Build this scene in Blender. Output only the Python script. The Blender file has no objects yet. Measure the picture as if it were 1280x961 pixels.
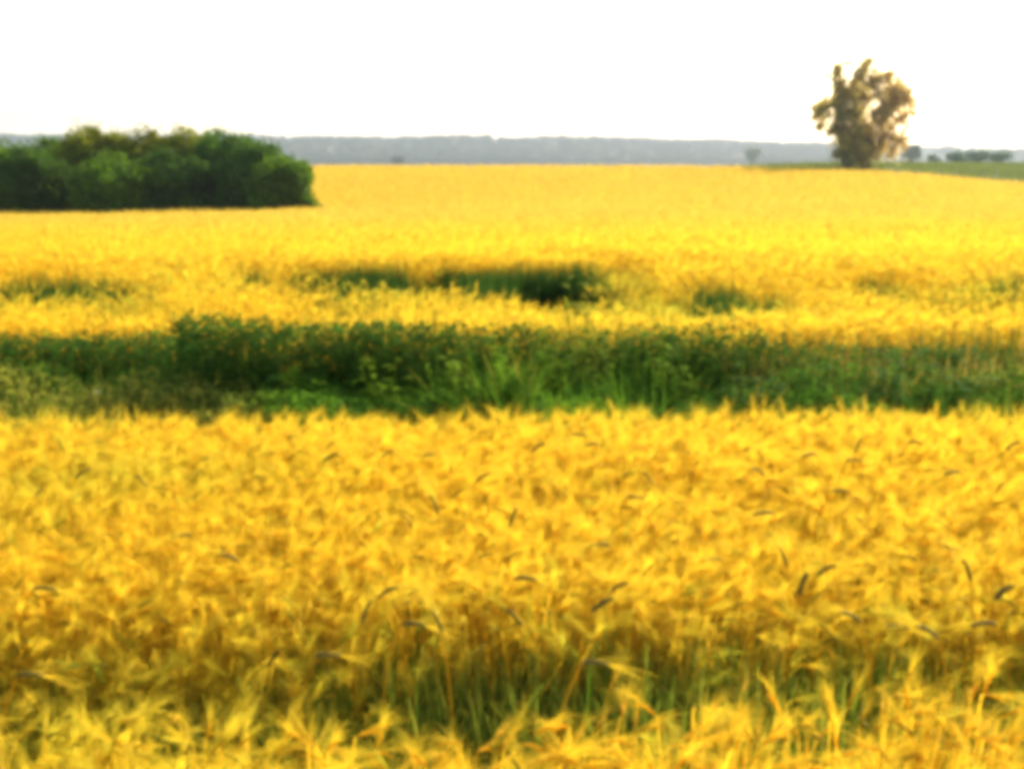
import bpy, math
import numpy as np
from mathutils import Vector
R = math.radians
rng = np.random.default_rng(7)
scene = bpy.context.scene
COL = scene.collection

# ------------------------------------------------------------------ camera, sky, sun, exposure
EYE = 2.1
PITCH = R(11.15)
F = 1500.0 / 1280.0                       # focal length in picture widths
cam_d = bpy.data.cameras.new('camera')
cam_d.sensor_width = 36.0
cam_d.lens = 36.0 * F
cam_d.clip_start = 0.05
cam_d.clip_end = 20000
cam = bpy.data.objects.new('camera', cam_d)
cam.location = (0, 0, EYE)
cam.rotation_euler = (R(90) - PITCH, 0, 0)
COL.objects.link(cam)
scene.camera = cam

SUN_EL, SUN_AZ = R(27), R(38)             # azimuth measured from the view direction to the right
world = bpy.data.worlds.new('World')
scene.world = world
world.use_nodes = True
nt = world.node_tree
for n in list(nt.nodes): nt.nodes.remove(n)
sky = nt.nodes.new('ShaderNodeTexSky'); sky.sky_type = 'NISHITA'
sky.sun_disc = False
sky.sun_elevation = SUN_EL
sky.sun_rotation = SUN_AZ
sky.air_density = 1.0; sky.dust_density = 2.0; sky.ozone_density = 0.6
bg = nt.nodes.new('ShaderNodeBackground'); bg.inputs['Strength'].default_value = 0.15
wo = nt.nodes.new('ShaderNodeOutputWorld')
nt.links.new(sky.outputs[0], bg.inputs[0]); nt.links.new(bg.outputs[0], wo.inputs[0])

sun_d = bpy.data.lights.new('sun', 'SUN')
sun_d.energy = 4.6; sun_d.angle = R(0.6); sun_d.color = (1.0, 0.90, 0.74)
sun = bpy.data.objects.new('sun', sun_d)
S = Vector((math.sin(SUN_AZ) * math.cos(SUN_EL), math.cos(SUN_AZ) * math.cos(SUN_EL), math.sin(SUN_EL)))
sun.rotation_euler = S.to_track_quat('Z', 'Y').to_euler()
COL.objects.link(sun)

vs = scene.view_settings
vs.view_transform = 'Standard'; vs.look = 'None'; vs.gamma = 1.0; vs.use_curve_mapping = False
vs.exposure = 1.22
cy = scene.cycles
cy.max_bounces = 6; cy.diffuse_bounces = 4; cy.glossy_bounces = 2; cy.transmission_bounces = 5
cy.volume_bounces = 1; cy.transparent_max_bounces = 8
cy.sample_clamp_indirect = 6.0
cy.pixel_filter_type = 'BLACKMAN_HARRIS'; cy.filter_width = 6.2     # the photograph is soft all over

# ------------------------------------------------------------------ helpers
CP, SP = math.cos(PITCH), math.sin(PITCH)
def ray(px, row):
    k = (480.5 - row) / 1500.0
    return np.array([(px - 640) / 1500.0, CP + k * SP, -SP + k * CP])
def at(px, row, d):
    v = ray(px, row); v = v * (d / v[1]); return np.array([v[0], d, EYE + v[2]])
def dist_at(row, below):                    # distance where the ray of a row is `below` metres under the eye
    v = ray(640, row); return below * v[1] / -v[2]

def smooth(t): t = np.clip(t, 0, 1); return t * t * (3 - 2 * t)

def vnoise(x, y, seed=0):
    x = np.asarray(x, float); y = np.asarray(y, float)
    xi = np.floor(x).astype(np.int64); yi = np.floor(y).astype(np.int64)
    fx = smooth(x - xi); fy = smooth(y - yi)
    def h(a, b):
        n = (a * 374761393 + b * 668265263 + seed * 1442695041) & 0xffffffff
        n = ((n ^ (n >> 13)) * 1274126177) & 0xffffffff
        return ((n ^ (n >> 16)) & 0xffff) / 65535.0
    return (h(xi, yi) * (1 - fx) + h(xi + 1, yi) * fx) * (1 - fy) + (h(xi, yi + 1) * (1 - fx) + h(xi + 1, yi + 1) * fx) * fy
def fbm(x, y, seed=0, octs=3):
    s = 0; a = 1; t = 0
    for o in range(octs):
        s = s + a * vnoise(x * 2 ** o, y * 2 ** o, seed + o); t += a; a *= .5
    return s / t

# terrain: drop below the camera's own ground, by distance and by bearing
KD = np.array([-100, 0, 6, 10, 15, 30, 60, 85, 108, 125, 160, 220, 400, 800, 1500, 1900, 2600, 7000.])
KU = np.array([-.6, -.43, -.16, 0.04, .29, .43, .6])
TAB = np.array([
 # -.6   -.43  -.16  .04   .29   .43   .6
 [0,    0,    0,    0,    0,    0,    0],
 [0,    0,    0,    0,    0,    0,    0],
 [0,    0,    0,    0,    0,    0,    0],
 [0,    0,    0,    0,    0,    0,    0],
 [.05,  .05,  .05,  .05,  .05,  .05,  .05],
 [.6,   .6,   .55,  .5,   .5,   .5,   .5],
 [2.0,  1.95, 1.72, 1.35, 1.3,  1.35, 1.4],
 [2.0,  1.9,  1.5,  1.3,  1.25, 1.55, 1.7],
 [1.6,  1.5,  .85,  .75,  .75,  1.5,  1.8],
 [1.3,  1.2,  .6,   .57,  -.05, .95,  1.4],
 [1.8,  1.6,  1.5,  1.3,  .0,   .65,  1.0],
 [3,    3,    3,    2.6,  .8,   .75,  1.0],
 [7,    7,    7,    7,    5,    4.5,  4],
 [14,   14,   14,   14,   12,   11,   11],
 [16,   16,   16,   16,   17,   18,   18],
 [-10,  -10,  -8,   -8,   2,   9,    10],
 [-20,  -18,  -12,  -12,  -6,   2,    4],
 [0,    0,    0,    0,    0,    0,    0]])
def zg(x, y):
    x = np.asarray(x, float); y = np.asarray(y, float)
    u = np.clip(x / np.maximum(y, 1.0), -.599, .599)
    d = np.clip(y, -99, 6999)
    i = np.clip(np.searchsorted(KD, d) - 1, 0, len(KD) - 2)
    j = np.clip(np.searchsorted(KU, u) - 1, 0, len(KU) - 2)
    # smooth in bearing, monotone-ish cubic (Catmull-Rom) in distance
    t = (d - KD[i]) / (KD[i + 1] - KD[i]); s = smooth((u - KU[j]) / (KU[j + 1] - KU[j]))
    def row(k):
        k = np.clip(k, 0, len(KD) - 1); return TAB[k, j] * (1 - s) + TAB[k, j + 1] * s
    k0, k1, k2, k3 = row(i - 1), row(i), row(i + 1), row(i + 2)
    dk = lambda a: KD[np.clip(a, 0, len(KD) - 1)]
    w = KD[i + 1] - KD[i]
    m1 = (k2 - k0) / np.maximum(dk(i + 1) - dk(i - 1), 1) * w
    m2 = (k3 - k1) / np.maximum(dk(i + 2) - dk(i), 1) * w
    t2, t3 = t * t, t * t * t
    drop = (2 * t3 - 3 * t2 + 1) * k1 + (t3 - 2 * t2 + t) * m1 + (-2 * t3 + 3 * t2) * k2 + (t3 - t2) * m2
    z = -drop
    # low grassy bank between the two crops
    bank = smooth((y - 5.6) / .8) * smooth((7.75 - y) / .6) * smooth((y - 0) / 1.)
    return z + .27 * bank

def new_mesh(name, V, Fc, mat, C=None, parent=None, smooth_=True, link=True):
    """V (n,3), Fc (m,4) or list of arrays of quads; C (n,3) vertex colours."""
    me = bpy.data.meshes.new(name)
    V = np.ascontiguousarray(V, dtype=np.float32); Fc = np.ascontiguousarray(Fc, dtype=np.int32)
    k = Fc.shape[1]
    me.vertices.add(len(V)); me.vertices.foreach_set('co', V.ravel())
    me.loops.add(Fc.size); me.loops.foreach_set('vertex_index', Fc.ravel())
    me.polygons.add(len(Fc))
    me.polygons.foreach_set('loop_start', np.arange(0, Fc.size, k, dtype=np.int32))
    if smooth_: me.polygons.foreach_set('use_smooth', np.ones(len(Fc), dtype=bool))
    me.update(calc_edges=True)
    if C is not None:
        a = me.color_attributes.new('col', 'FLOAT_COLOR', 'POINT')
        cc = np.ones((len(V), 4), dtype=np.float32); cc[:, :3] = C
        a.data.foreach_set('color', cc.ravel())
    me.materials.append(mat)
    o = bpy.data.objects.new(name, me)
    if link: COL.objects.link(o)
    if parent is not None: o.parent = parent
    return o

class Geo:
    def __init__(s): s.V = []; s.F = []; s.C = []; s.n = 0
    def add(s, V, Fc, C):
        s.V.append(V.reshape(-1, 3)); s.C.append(np.broadcast_to(C, V.shape).reshape(-1, 3)); s.F.append(Fc + s.n)
        s.n += s.V[-1].shape[0]
    def ribbon(s, P, W, wid, C):
        """P (N,K,3) centre lines, W (N,3) or (N,K,3) side direction, wid (N,K), C (N,K,3)"""
        N, K, _ = P.shape
        if N == 0: return
        if W.ndim == 2: W = W[:, None, :]
        off = W * wid[..., None] * .5
        V = np.stack([P - off, P + off], 2)              # N,K,2,3
        b = (np.arange(N) * K * 2)[:, None] + (np.arange(K - 1) * 2)[None]
        Fq = np.stack([b, b + 1, b + 3, b + 2], -1).reshape(-1, 4)
        s.add(V, Fq, np.broadcast_to(C[:, :, None, :], V.shape))
    def tube(s, P, rad, C, S=4):
        N, K, _ = P.shape
        if N == 0: return
        T = np.gradient(P, axis=1); T /= np.linalg.norm(T, axis=-1, keepdims=True) + 1e-9
        ref = np.where(np.abs(T[..., 2:3]) > .9, np.array([1., 0, 0]), np.array([0, 0, 1.]))
        A = np.cross(T, ref); A /= np.linalg.norm(A, axis=-1, keepdims=True) + 1e-9
        B = np.cross(T, A)
        th = np.arange(S) * 2 * math.pi / S
        V = P[:, :, None, :] + rad[:, :, None, None] * (A[:, :, None, :] * np.cos(th)[:, None] + B[:, :, None, :] * np.sin(th)[:, None])
        base = (np.arange(N) * K * S)[:, None, None] + (np.arange(K - 1) * S)[None, :, None]
        q = np.arange(S)[None, None, :]; q2 = (q + 1) % S
        Fq = np.stack([base + q, base + q2, base + S + q2, base + S + q], -1).reshape(-1, 4)
        s.add(V, Fq, np.broadcast_to(C[:, :, None, :], V.shape))
    def build(s, name, mat, parent=None):
        return new_mesh(name, np.concatenate(s.V), np.concatenate(s.F), mat, np.concatenate(s.C), parent)

def unit(v): return v / (np.linalg.norm(v, axis=-1, keepdims=True) + 1e-9)
def lerp(a, b, t): return a + (b - a) * t
def tag(o, label=None, cat=None, group=None, kind=None):
    if label: o['label'] = label
    if cat: o['category'] = cat
    if group: o['group'] = group
    if kind: o['kind'] = kind
    return o
def empty(name, loc):
    o = bpy.data.objects.new(name, None); o.location = loc; o.empty_display_size = .1
    COL.objects.link(o); return o

# ------------------------------------------------------------------ materials
def plant_mat(name, trans=.4, rough=.6, spec=.25, tint=(1.0, 1.0, 1.0), noise=0.0, nscale=3.0):
    m = bpy.data.materials.new(name); m.use_nodes = True
    t = m.node_tree; t.nodes.clear()
    at_ = t.nodes.new('ShaderNodeAttribute'); at_.attribute_name = 'col'
    p = t.nodes.new('ShaderNodeBsdfPrincipled'); p.inputs['Roughness'].default_value = rough
    p.inputs['Specular IOR Level'].default_value = spec
    tr = t.nodes.new('ShaderNodeBsdfTranslucent')
    mix = t.nodes.new('ShaderNodeMixShader'); mix.inputs[0].default_value = trans
    out = t.nodes.new('ShaderNodeOutputMaterial')
    src = at_.outputs['Color']
    if noise:
        tc = t.nodes.new('ShaderNodeNewGeometry'); nz = t.nodes.new('ShaderNodeTexNoise')
        nz.inputs['Scale'].default_value = nscale; nz.inputs['Detail'].default_value = 4
        t.links.new(tc.outputs['Position'], nz.inputs['Vector'])
        hs = t.nodes.new('ShaderNodeHueSaturation')
        mr = t.nodes.new('ShaderNodeMapRange'); mr.inputs['To Min'].default_value = 1 - noise; mr.inputs['To Max'].default_value = 1 + noise
        mr.inputs['From Min'].default_value = .3; mr.inputs['From Max'].default_value = .7
        t.links.new(nz.outputs[0], mr.inputs['Value']); t.links.new(mr.outputs[0], hs.inputs['Value'])
        t.links.new(src, hs.inputs['Color']); src = hs.outputs[0]
    mu = t.nodes.new('ShaderNodeMix'); mu.data_type = 'RGBA'; mu.blend_type = 'MULTIPLY'; mu.inputs[0].default_value = 1
    mu.inputs[7].default_value = (*tint, 1)
    t.links.new(src, p.inputs['Base Color']); t.links.new(src, mu.inputs[6]); t.links.new(mu.outputs[2], tr.inputs['Color'])
    t.links.new(p.outputs[0], mix.inputs[1]); t.links.new(tr.outputs[0], mix.inputs[2]); t.links.new(mix.outputs[0], out.inputs[0])
    return m
M_CROP = plant_mat('ripe_barley', .58, .7, .10)
M_EAR = plant_mat('dark_ear', .15, .8, .04)
M_GREEN = plant_mat('green_leaf', .45, .85, .03, tint=(1.0, 1.0, .75))
M_LEAF = plant_mat('tree_leaf', .42, .7, .07, tint=(1.05, 1.0, .6))
M_AIRY = plant_mat('airy_leaf', .68, .7, .07)
M_WOOD = plant_mat('far_tree_leaf', .05, .8, .1)
M_BARK = plant_mat('bark', 0.0, .9, .1, noise=.35, nscale=6)

def ground_mat():
    m = bpy.data.materials.new('field_soil_and_grass'); m.use_nodes = True
    t = m.node_tree; p = t.nodes['Principled BSDF']; p.inputs['Roughness'].default_value = .95
    p.inputs['Specular IOR Level'].default_value = .1
    at_ = t.nodes.new('ShaderNodeAttribute'); at_.attribute_name = 'col'
    g = t.nodes.new('ShaderNodeNewGeometry')
    n1 = t.nodes.new('ShaderNodeTexNoise'); n1.inputs['Scale'].default_value = .6; n1.inputs['Detail'].default_value = 8
    n1.inputs['Roughness'].default_value = .65
    mr = t.nodes.new('ShaderNodeMapRange'); mr.inputs['From Min'].default_value = .3; mr.inputs['From Max'].default_value = .7
    mr.inputs['To Min'].default_value = .72; mr.inputs['To Max'].default_value = 1.25
    hs = t.nodes.new('ShaderNodeHueSaturation')
    t.links.new(g.outputs['Position'], n1.inputs['Vector']); t.links.new(n1.outputs[0], mr.inputs['Value'])
    t.links.new(mr.outputs[0], hs.inputs['Value']); t.links.new(at_.outputs['Color'], hs.inputs['Color'])
    t.links.new(hs.outputs[0], p.inputs['Base Color'])
    bp = t.nodes.new('ShaderNodeBump'); bp.inputs['Strength'].default_value = .5; bp.inputs['Distance'].default_value = .1
    n2 = t.nodes.new('ShaderNodeTexNoise'); n2.inputs['Scale'].default_value = 9; n2.inputs['Detail'].default_value = 6
    t.links.new(g.outputs['Position'], n2.inputs['Vector']); t.links.new(n2.outputs[0], bp.inputs['Height'])
    t.links.new(bp.outputs[0], p.inputs['Normal'])
    return m
M_GROUND = ground_mat()

# ------------------------------------------------------------------ ground
def field_edge(u):                      # far edge of the golden field, by bearing
    return np.interp(u, [-.6, -.43, .02, .29, .43, .6], [126, 126, 125, 109, 100, 95])
dl = np.concatenate([np.linspace(-60, 0, 7)[:-1], np.linspace(0, 20, 81)[:-1], np.linspace(20, 150, 105)[:-1],
                     np.geomspace(150, 4900, 90)])
ul = np.linspace(-1, 1, 141)
Y, U = np.meshgrid(dl, ul, indexing='ij')
X = U * (np.abs(Y) + 12)
Z = zg(X, Y) + (fbm(X / 40, Y / 40, 3) - .5) * 4 * smooth((Y - 500) / 1000) * 1.0
n1, n2 = Y.shape
V = np.stack([X, Y, Z], -1).reshape(-1, 3)
idx = np.arange(n1 * n2).reshape(n1, n2)
Fg = np.stack([idx[:-1, :-1], idx[:-1, 1:], idx[1:, 1:], idx[1:, :-1]], -1).reshape(-1, 4)
u_ = X / np.maximum(Y, 1)
c_soil = np.array([.10, .075, .035]); c_grass = np.array([.09, .12, .03]); c_far = np.array([.13, .15, .08])
infield = (Y < field_edge(u_)).astype(float)[..., None]
farw = smooth((Y - 300) / 500)[..., None]
C = lerp(lerp(c_grass, c_far, farw), c_soil, infield)
# patchwork of far fields
patch = vnoise(X / 260, Y / 420, 9)[..., None]
C = lerp(C, np.array([.22, .19, .09]), (patch > .55) * farw * .8)
tag(new_mesh('ground', V, Fg, M_GROUND, C.reshape(-1, 3)), kind='structure')

# ------------------------------------------------------------------ where crop grows, how tall, how green
TRK_A = lambda x: 2.46 + .06 * np.sin(x * 1.9 + .6) + .16 * (fbm(x * 1.4, x * 0 + 3, 21) - .5) * 2 - .06 * smooth((x + .5) / .4)
TRK_B = lambda x: 2.80 + .07 * np.sin(x * 1.3 + 2) + .10 * (fbm(x * 1.9, x * 0 + 8, 23) - .5) * 2 + .10 * smooth((x + .5) / .4)
NEAR_END = lambda x: 5.42 + .06 * np.sin(x * 1.1)
def far_start(x):
    u = x / 8.0
    px = u * 1500 + 640
    return np.interp(px, [-200, 0, 120, 240, 262, 300, 480, 560, 700, 850, 930, 1100, 1300, 1500],
                     [8.2, 8.05, 7.95, 7.95, 7.6, 7.4, 7.4, 7.6, 7.7, 7.7, 7.8, 7.95, 8.1, 8.2])
HOLES = []      # x0, x1, y0, y1, strength, seen as pixels then turned into metres on the crop's top
rh = np.random.default_rng(11)
THIN = []
for q in range(26):
    a = rh.uniform(540, 1290) if q < 18 else rh.uniform(-40, 540); r0 = rh.uniform(328, 396); THIN.append((a, a + rh.uniform(50, 150), r0, r0 + rh.uniform(4, 8), rh.uniform(.38, .58)))
for q in range(14):
    a = rh.uniform(-40, 1200); r0 = rh.uniform(235, 322); THIN.append((a, a + rh.uniform(40, 110), r0, r0 + 3, .35))
for (a, b, r0, r1, s) in THIN + [(540, 748, 329, 358, 1), (362, 516, 332, 353, .95), (292, 342, 329, 341, .7), (300, 350, 345, 355, .5),
      (-60, 205, 348, 367, .6), (200, 300, 345, 358, .3), (858, 932, 349, 359, .7), (790, 870, 344, 352, .45), (1186, 1330, 348, 356, .6), (738, 800, 322, 332, .4),
      (640, 870, 366, 382, .42), (1010, 1330, 370, 388, .42), (370, 545, 352, 362, .5), (285, 425, 402, 417, .95), (1055, 1125, 340, 346, .5),
      (925, 985, 366, 378, .5), (470, 545, 246, 254, .5), (850, 1000, 368, 376, .5), (600, 700, 390, 396, .3), (40, 80, 322, 327, .5),
      (560, 640, 300, 304, .3), (1000, 1100, 250, 253, .4), (200, 290, 288, 292, .3), (700, 860, 352, 358, .4), (330, 420, 375, 380, .3)]:
    y0, y1 = dist_at(r1, 1.28) - (.50 * s if r1 - r0 > 9 else .12), dist_at(r0, 1.28) + .12 * s
    if r0 < 325: f_ = 1 + .5 * (325 - r0) / 80; y0 *= f_; y1 *= f_
    ym = (y0 + y1) / 2
    xa, xb = (a - 640) / 1500 * y1, (b - 640) / 1500 * y1; e_ = .02 * (xb - xa)
    HOLES.append((xa - e_, xb + e_, y0, y1, s))
def holes(x, y):
    h = np.zeros_like(x)
    wob = (fbm(x * 1.6, y * 1.6, 33) - .5) * .9
    for (a, b, y0, y1, s) in HOLES:
        e = np.maximum(np.abs((x - (a + b) / 2) / ((b - a) / 2)), np.abs((y - (y0 + y1) / 2) / ((y1 - y0) / 2)))
        h = np.maximum(h, s * smooth((1.12 - e + wob * .5) / .25))
    return h
ROUGH = lambda y: smooth((y - 8.5) / .5) * smooth((14.5 - y) / 2.5)      # lodged, lumpy crop

# ------------------------------------------------------------------ barley
GOLD = np.array([.83, .55, .022]); AWN = np.array([.88, .63, .038]); STRAW = np.array([.72, .44, .02]); GREENS = np.array([.14, .22, .02])
DARK = np.array([.20, .15, .03]); AMBER = np.array([.80, .46, .018])
def wdir():                     # prevailing lean of the crop (to the right and towards the camera)
    return R(-25)
def barley(g, x, y, h, green, lod=0, size=1.0, lodge=None):
    """x,y,h,green (N,). lod 0 near, 1 middle, 2 far, 3 farthest."""
    N = len(x)
    if N == 0: return
    z0 = zg(x, y)
    az = np.where(rng.random(N) < .55, rng.normal(wdir(), .9, N), rng.uniform(0, 2 * math.pi, N))
    D = np.stack([np.cos(az), np.sin(az), np.zeros(N)], -1)
    lean = np.abs(rng.normal(.10, .10, N)) * h
    if lodge is not None: lean = lean + lodge * h * rng.uniform(.3, 1.2, N)
    base = np.stack([x, y, z0], -1)
    K = [6, 4, 2, 2][lod]
    t = np.linspace(0, 1, K)[None, :, None]
    if lod >= 2: t = t * .45 + .55
    hh = np.sqrt(np.maximum(h ** 2 - lean ** 2, .02))
    P = base[:, None] + D[:, None] * (lean[:, None, None] * t ** 2) + np.array([0, 0, 1.]) * (hh[:, None, None] * (t - .06 * t ** 4))
    tip = P[:, -1]
    jit = rng.uniform(.85, 1.1, (N, 1))
    warm = rng.random((N, 1)) * .6
    far_haze = smooth((y - 9) / 28)[:, None]          # haze put into the straw colour: paler, duller further up the field
    gold = lerp(lerp(GOLD, AMBER, warm), np.array([.72, .52, .12]), .6 * far_haze) * jit * (1 - .1 * far_haze)
    gl = green[:, None, None]
    hfrac = t
    stemc = lerp(lerp(GREENS * 1.25, STRAW, smooth((hfrac - .25 - .55 * gl) / .35)), GREENS, gl * .4) * jit[:, None]
    side = unit(np.stack([rng.normal(0, 1, N), rng.normal(0, .5, N), np.zeros(N)], -1))
    sw = np.array([.0042, .006, .012, .02][lod]) * size
    g.ribbon(P, side, np.full((N, K), sw) , np.broadcast_to(stemc, P.shape))
    # ear
    nod = np.clip(rng.normal(1.15, .5, N), .1, 2.3)
    ed = D * np.sin(nod)[:, None] + np.array([0, 0, 1.]) * np.cos(nod)[:, None]
    el = rng.uniform(.050, .078, N) * size
    dk = (rng.random(N) < .14)[:, None]
    earc = np.where(dk, lerp(gold * .4, DARK, .75), gold * .97)
    earc = lerp(earc, GREENS * 2.0, np.clip(green[:, None] * .8, 0, 1))
    if lod <= 1:
        KE = 5 if lod == 0 else 3
        te = np.linspace(0, 1, KE)[None, :, None]
        droop = np.array([0, 0, -1.]) * .35
        EP = tip[:, None] + el[:, None, None] * te * unit(ed[:, None] + droop * te * te)
        prof = {5: [.35, 1, 1, .8, .25], 3: [.6, 1, .3]}[KE]
        rad = np.array(prof)[None] * (.0046 if lod == 0 else .006) * size * np.ones((N, 1))
        g.tube(EP, rad, np.broadcast_to(earc[:, None], EP.shape), S=4 if lod == 0 else 3)
        etip = EP[:, -1]
    else:
        EP = tip[:, None] + (el * (1.3))[:, None, None] * np.array([0, .5, 1.])[None, :, None] * ed[:, None]
        s2 = unit(np.cross(ed, rng.normal(0, 1, (N, 3))))
        g.ribbon(EP, s2, np.array([.6, 1, .3])[None] * np.full((N, 1), .02 * size), np.broadcast_to(earc[:, None], EP.shape))
    # awns
    NA = [30, 9, 4, 3][lod]
    aw = [.0009, .0026, .007, .011][lod] * size
    f = rng.uniform(.0, 1, (N, NA, 1))
    a0 = tip[:, None] + el[:, None, None] * f * ed[:, None]
    ad = unit(ed[:, None] + rng.normal(0, .22, (N, NA, 3)))
    al = rng.uniform(.065, .115, (N, NA, 1)) * size
    AP = np.stack([a0, a0 + ad * al * .55, a0 + ad * al + np.array([0, 0, -.012])], 2).reshape(N * NA, 3, 3)
    sd = unit(np.cross(ad.reshape(-1, 3), rng.normal(0, 1, (N * NA, 3))))
    ac = lerp(AWN, gold, .35 + .3 * warm + .25 * far_haze) * jit * (1 - .12 * far_haze)
    ac = lerp(ac, GREENS * 2.6, np.clip(green[:, None] * .75, 0, 1))
    ac = np.repeat(ac, NA, 0)[:, None]
    g.ribbon(AP, sd, np.broadcast_to(np.array([1., .8, .15])[None] * aw, (N * NA, 3)), np.broadcast_to(ac, AP.shape))
    # leaves
    NL = [2, 1, 1, 0][lod]
    if NL:
        KL = [5, 3, 3][lod]
        x0 = np.repeat(np.arange(N), NL); M = len(x0)
        fh = rng.uniform(.25, .85, M)
        p0 = base[x0] + D[x0] * (lean[x0] * fh ** 2)[:, None] + np.array([0, 0, 1.]) * (hh[x0] * fh)[:, None]
        la = rng.uniform(0, 2 * math.pi, M); LD = np.stack([np.cos(la), np.sin(la), np.zeros(M)], -1)
        L = rng.uniform(.08, .19, M) * (1 if lod < 2 else 1.1)
        tl = np.linspace(0, 1, KL)[None, :, None]
        up = rng.uniform(.2, 1.1, M)[:, None, None]
        LP = p0[:, None] + LD[:, None] * L[:, None, None] * tl * .8 + np.array([0, 0, 1.]) * L[:, None, None] * (up * tl - (up * .8 + .35) * tl ** 2)
        lw = np.array([.0085, .012, .02][lod]) * size * (1 - np.linspace(0, 1, KL) ** 2 * .9)[None] * np.ones((M, 1))
        ls = unit(np.cross(LD, np.array([0, 0, 1.])) + rng.normal(0, .3, (M, 3)))
        gr = np.clip(green[x0] * .9 + (fh < .5) * .45 + rng.normal(0, .15, M), 0, 1)[:, None]
        lc = lerp(lerp(STRAW, AMBER, rng.random((M, 1))), GREENS * rng.uniform(.8, 1.8, (M, 1)), gr)
        g.ribbon(LP, ls, lw, np.broadcast_to(lc[:, None], LP.shape))

def scatter(y0, y1, dens, margin=.52, extra=.5):
    xm = margin * y1 + extra
    n = int(dens * 2 * xm * (y1 - y0))
    x = rng.uniform(-xm, xm, n); y = rng.uniform(y0, y1, n)
    k = np.abs(x) < margin * y + extra
    return x[k], y[k]

# near crop
g = Geo()
x, y = scatter(1.6, 5.6, 1180, .50, 1.25)
keep = (y < NEAR_END(x) + rng.normal(0, .03, len(x))) & ((y < TRK_A(x) + rng.normal(0, .05, len(x))) | (y > TRK_B(x) + rng.normal(0, .07, len(x))))
x, y = x[keep], y[keep]
thin_ = smooth((x + .75) / .4) * (1 - .5 * smooth((x - 1.0) / .4)) * smooth((y - 2.3) / .2) * smooth((3.18 - y) / .2)
keep = rng.random(len(x)) > .95 * thin_ * smooth((fbm(x * 2.2, y * 1.5, 55) - .24) / .16)
x, y = x[keep], y[keep]
lump = fbm(x * 1.3, y * 1.3, 5)
h = .90 + (lump - .5) * .16 * smooth((5.6 - y) / 1.2) + rng.normal(0, .038, len(x)) * (.4 + .6 * smooth((5.6 - y) / .8))
front = (y < (TRK_A(x) + TRK_B(x)) / 2)
h = np.where(y > 4.9, np.minimum(h, .915), h)
h = np.where(front, h - .03 + (fbm(x * 3.5, y * 3.5, 14) - .5) * .26, h)
patchg = fbm(x * .9 + 4, y * .9, 41)
green = np.clip((patchg - .66) * 1.6, 0, .35) + rng.uniform(0, .08, len(x))
green = np.where(rng.random(len(x)) < .04, .5, green)
nearT = smooth((3.32 - y + .3 * (fbm(x * 2, y * 2, 17) - .5)) / .4) * (.45 + .55 * smooth((x + .5) / .4) * (1 - .6 * smooth((x - .9) / .4))) 
h = h - .27 * (~front) * smooth((3.2 - y) / .4) * (.5 + fbm(x * 2.5, y * 2.5, 19) * (.6 + .4 * smooth((x + .6) / .4)))
green = green + (~front) * nearT * rng.random(len(x)) ** .6
barley(g, x, y, h, green, 0, .86)
# lodged stalks lying in the wheel track
n = 190
x = rng.uniform(-2.5, 2.5, n); y = rng.uniform(2.35, 2.75, n)
barley(g, x, y, rng.uniform(.45, .8, n), rng.uniform(0, .6, n), 0, lodge=1.1 * np.ones(n))
tag(g.build('barley_crop', M_CROP), 'near golden barley crop with long fine awns filling the lower half', 'barley crop', kind='stuff')

# green undergrowth in the track
def blades(g, x, y, h, col, wid=.008, K=4, bend=.5, jit=.25, tipc=None):
    N = len(x)
    if N == 0: return
    az = rng.uniform(0, 2 * math.pi, N); D = np.stack([np.cos(az), np.sin(az), np.zeros(N)], -1)
    t = np.linspace(0, 1, K)[None, :, None]
    b = (np.abs(rng.normal(bend, .25, N)) * h)[:, None, None]
    P = np.stack([x, y, zg(x, y)], -1)[:, None] + D[:, None] * b * t ** 2 + np.array([0, 0, 1.]) * h[:, None, None] * (t - .25 * b / h[:, None, None] * t ** 3)
    sd = unit(np.stack([-np.sin(az), np.cos(az), np.zeros(N)], -1) + rng.normal(0, .5, (N, 3)))
    w = wid * rng.uniform(.6, 1.4, (N, 1)) * np.clip(1.05 - np.linspace(0, 1, K) ** 2, .08, 1)[None]
    c = col * rng.uniform(1 - jit, 1 + jit, (N, 1))
    c = np.broadcast_to(c[:, None], P.shape)
    if tipc is not None: c = lerp(c, tipc, smooth((t - .5) / .5) * rng.random((N, 1, 1)))
    g.ribbon(P, sd, w, c)
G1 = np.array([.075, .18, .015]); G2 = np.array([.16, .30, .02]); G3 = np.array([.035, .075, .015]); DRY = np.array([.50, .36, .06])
g = Geo()
x = rng.uniform(-2.5, 2.5, 28000); y = rng.uniform(2.4, 3.35, 28000)
pn = fbm(x * 2.2, y * 2.2, 61)
sp_ = (y < 3.19 + .32 * pn) | (rng.random(len(x)) < .1)
x, y, pn = x[sp_], y[sp_], pn[sp_]
hh = (.48 + .22 * pn + (.22 + .34 * pn) * smooth((y - 2.5) / .25) * (.75 + .25 * smooth((x + .6) / .5))) * rng.uniform(.65, 1.08, len(x))
hh = np.minimum(hh, .865 - .16 * rng.random(len(x)) - .10 * smooth((x - .9) / .4) - .08 * smooth((-x - .3) / .5))
blades(g, x, y, hh, lerp(lerp(G1, G3, .45), G2, np.clip(pn * 1.8 - .35, 0, 1)[:, None]), .017, 4, .4, tipc=np.array([.4, .36, .05]))
tag(g.build('undergrowth', M_GREEN), 'green weeds and young shoots growing in the wheel track through the near crop', 'undergrowth', kind='stuff')

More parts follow.
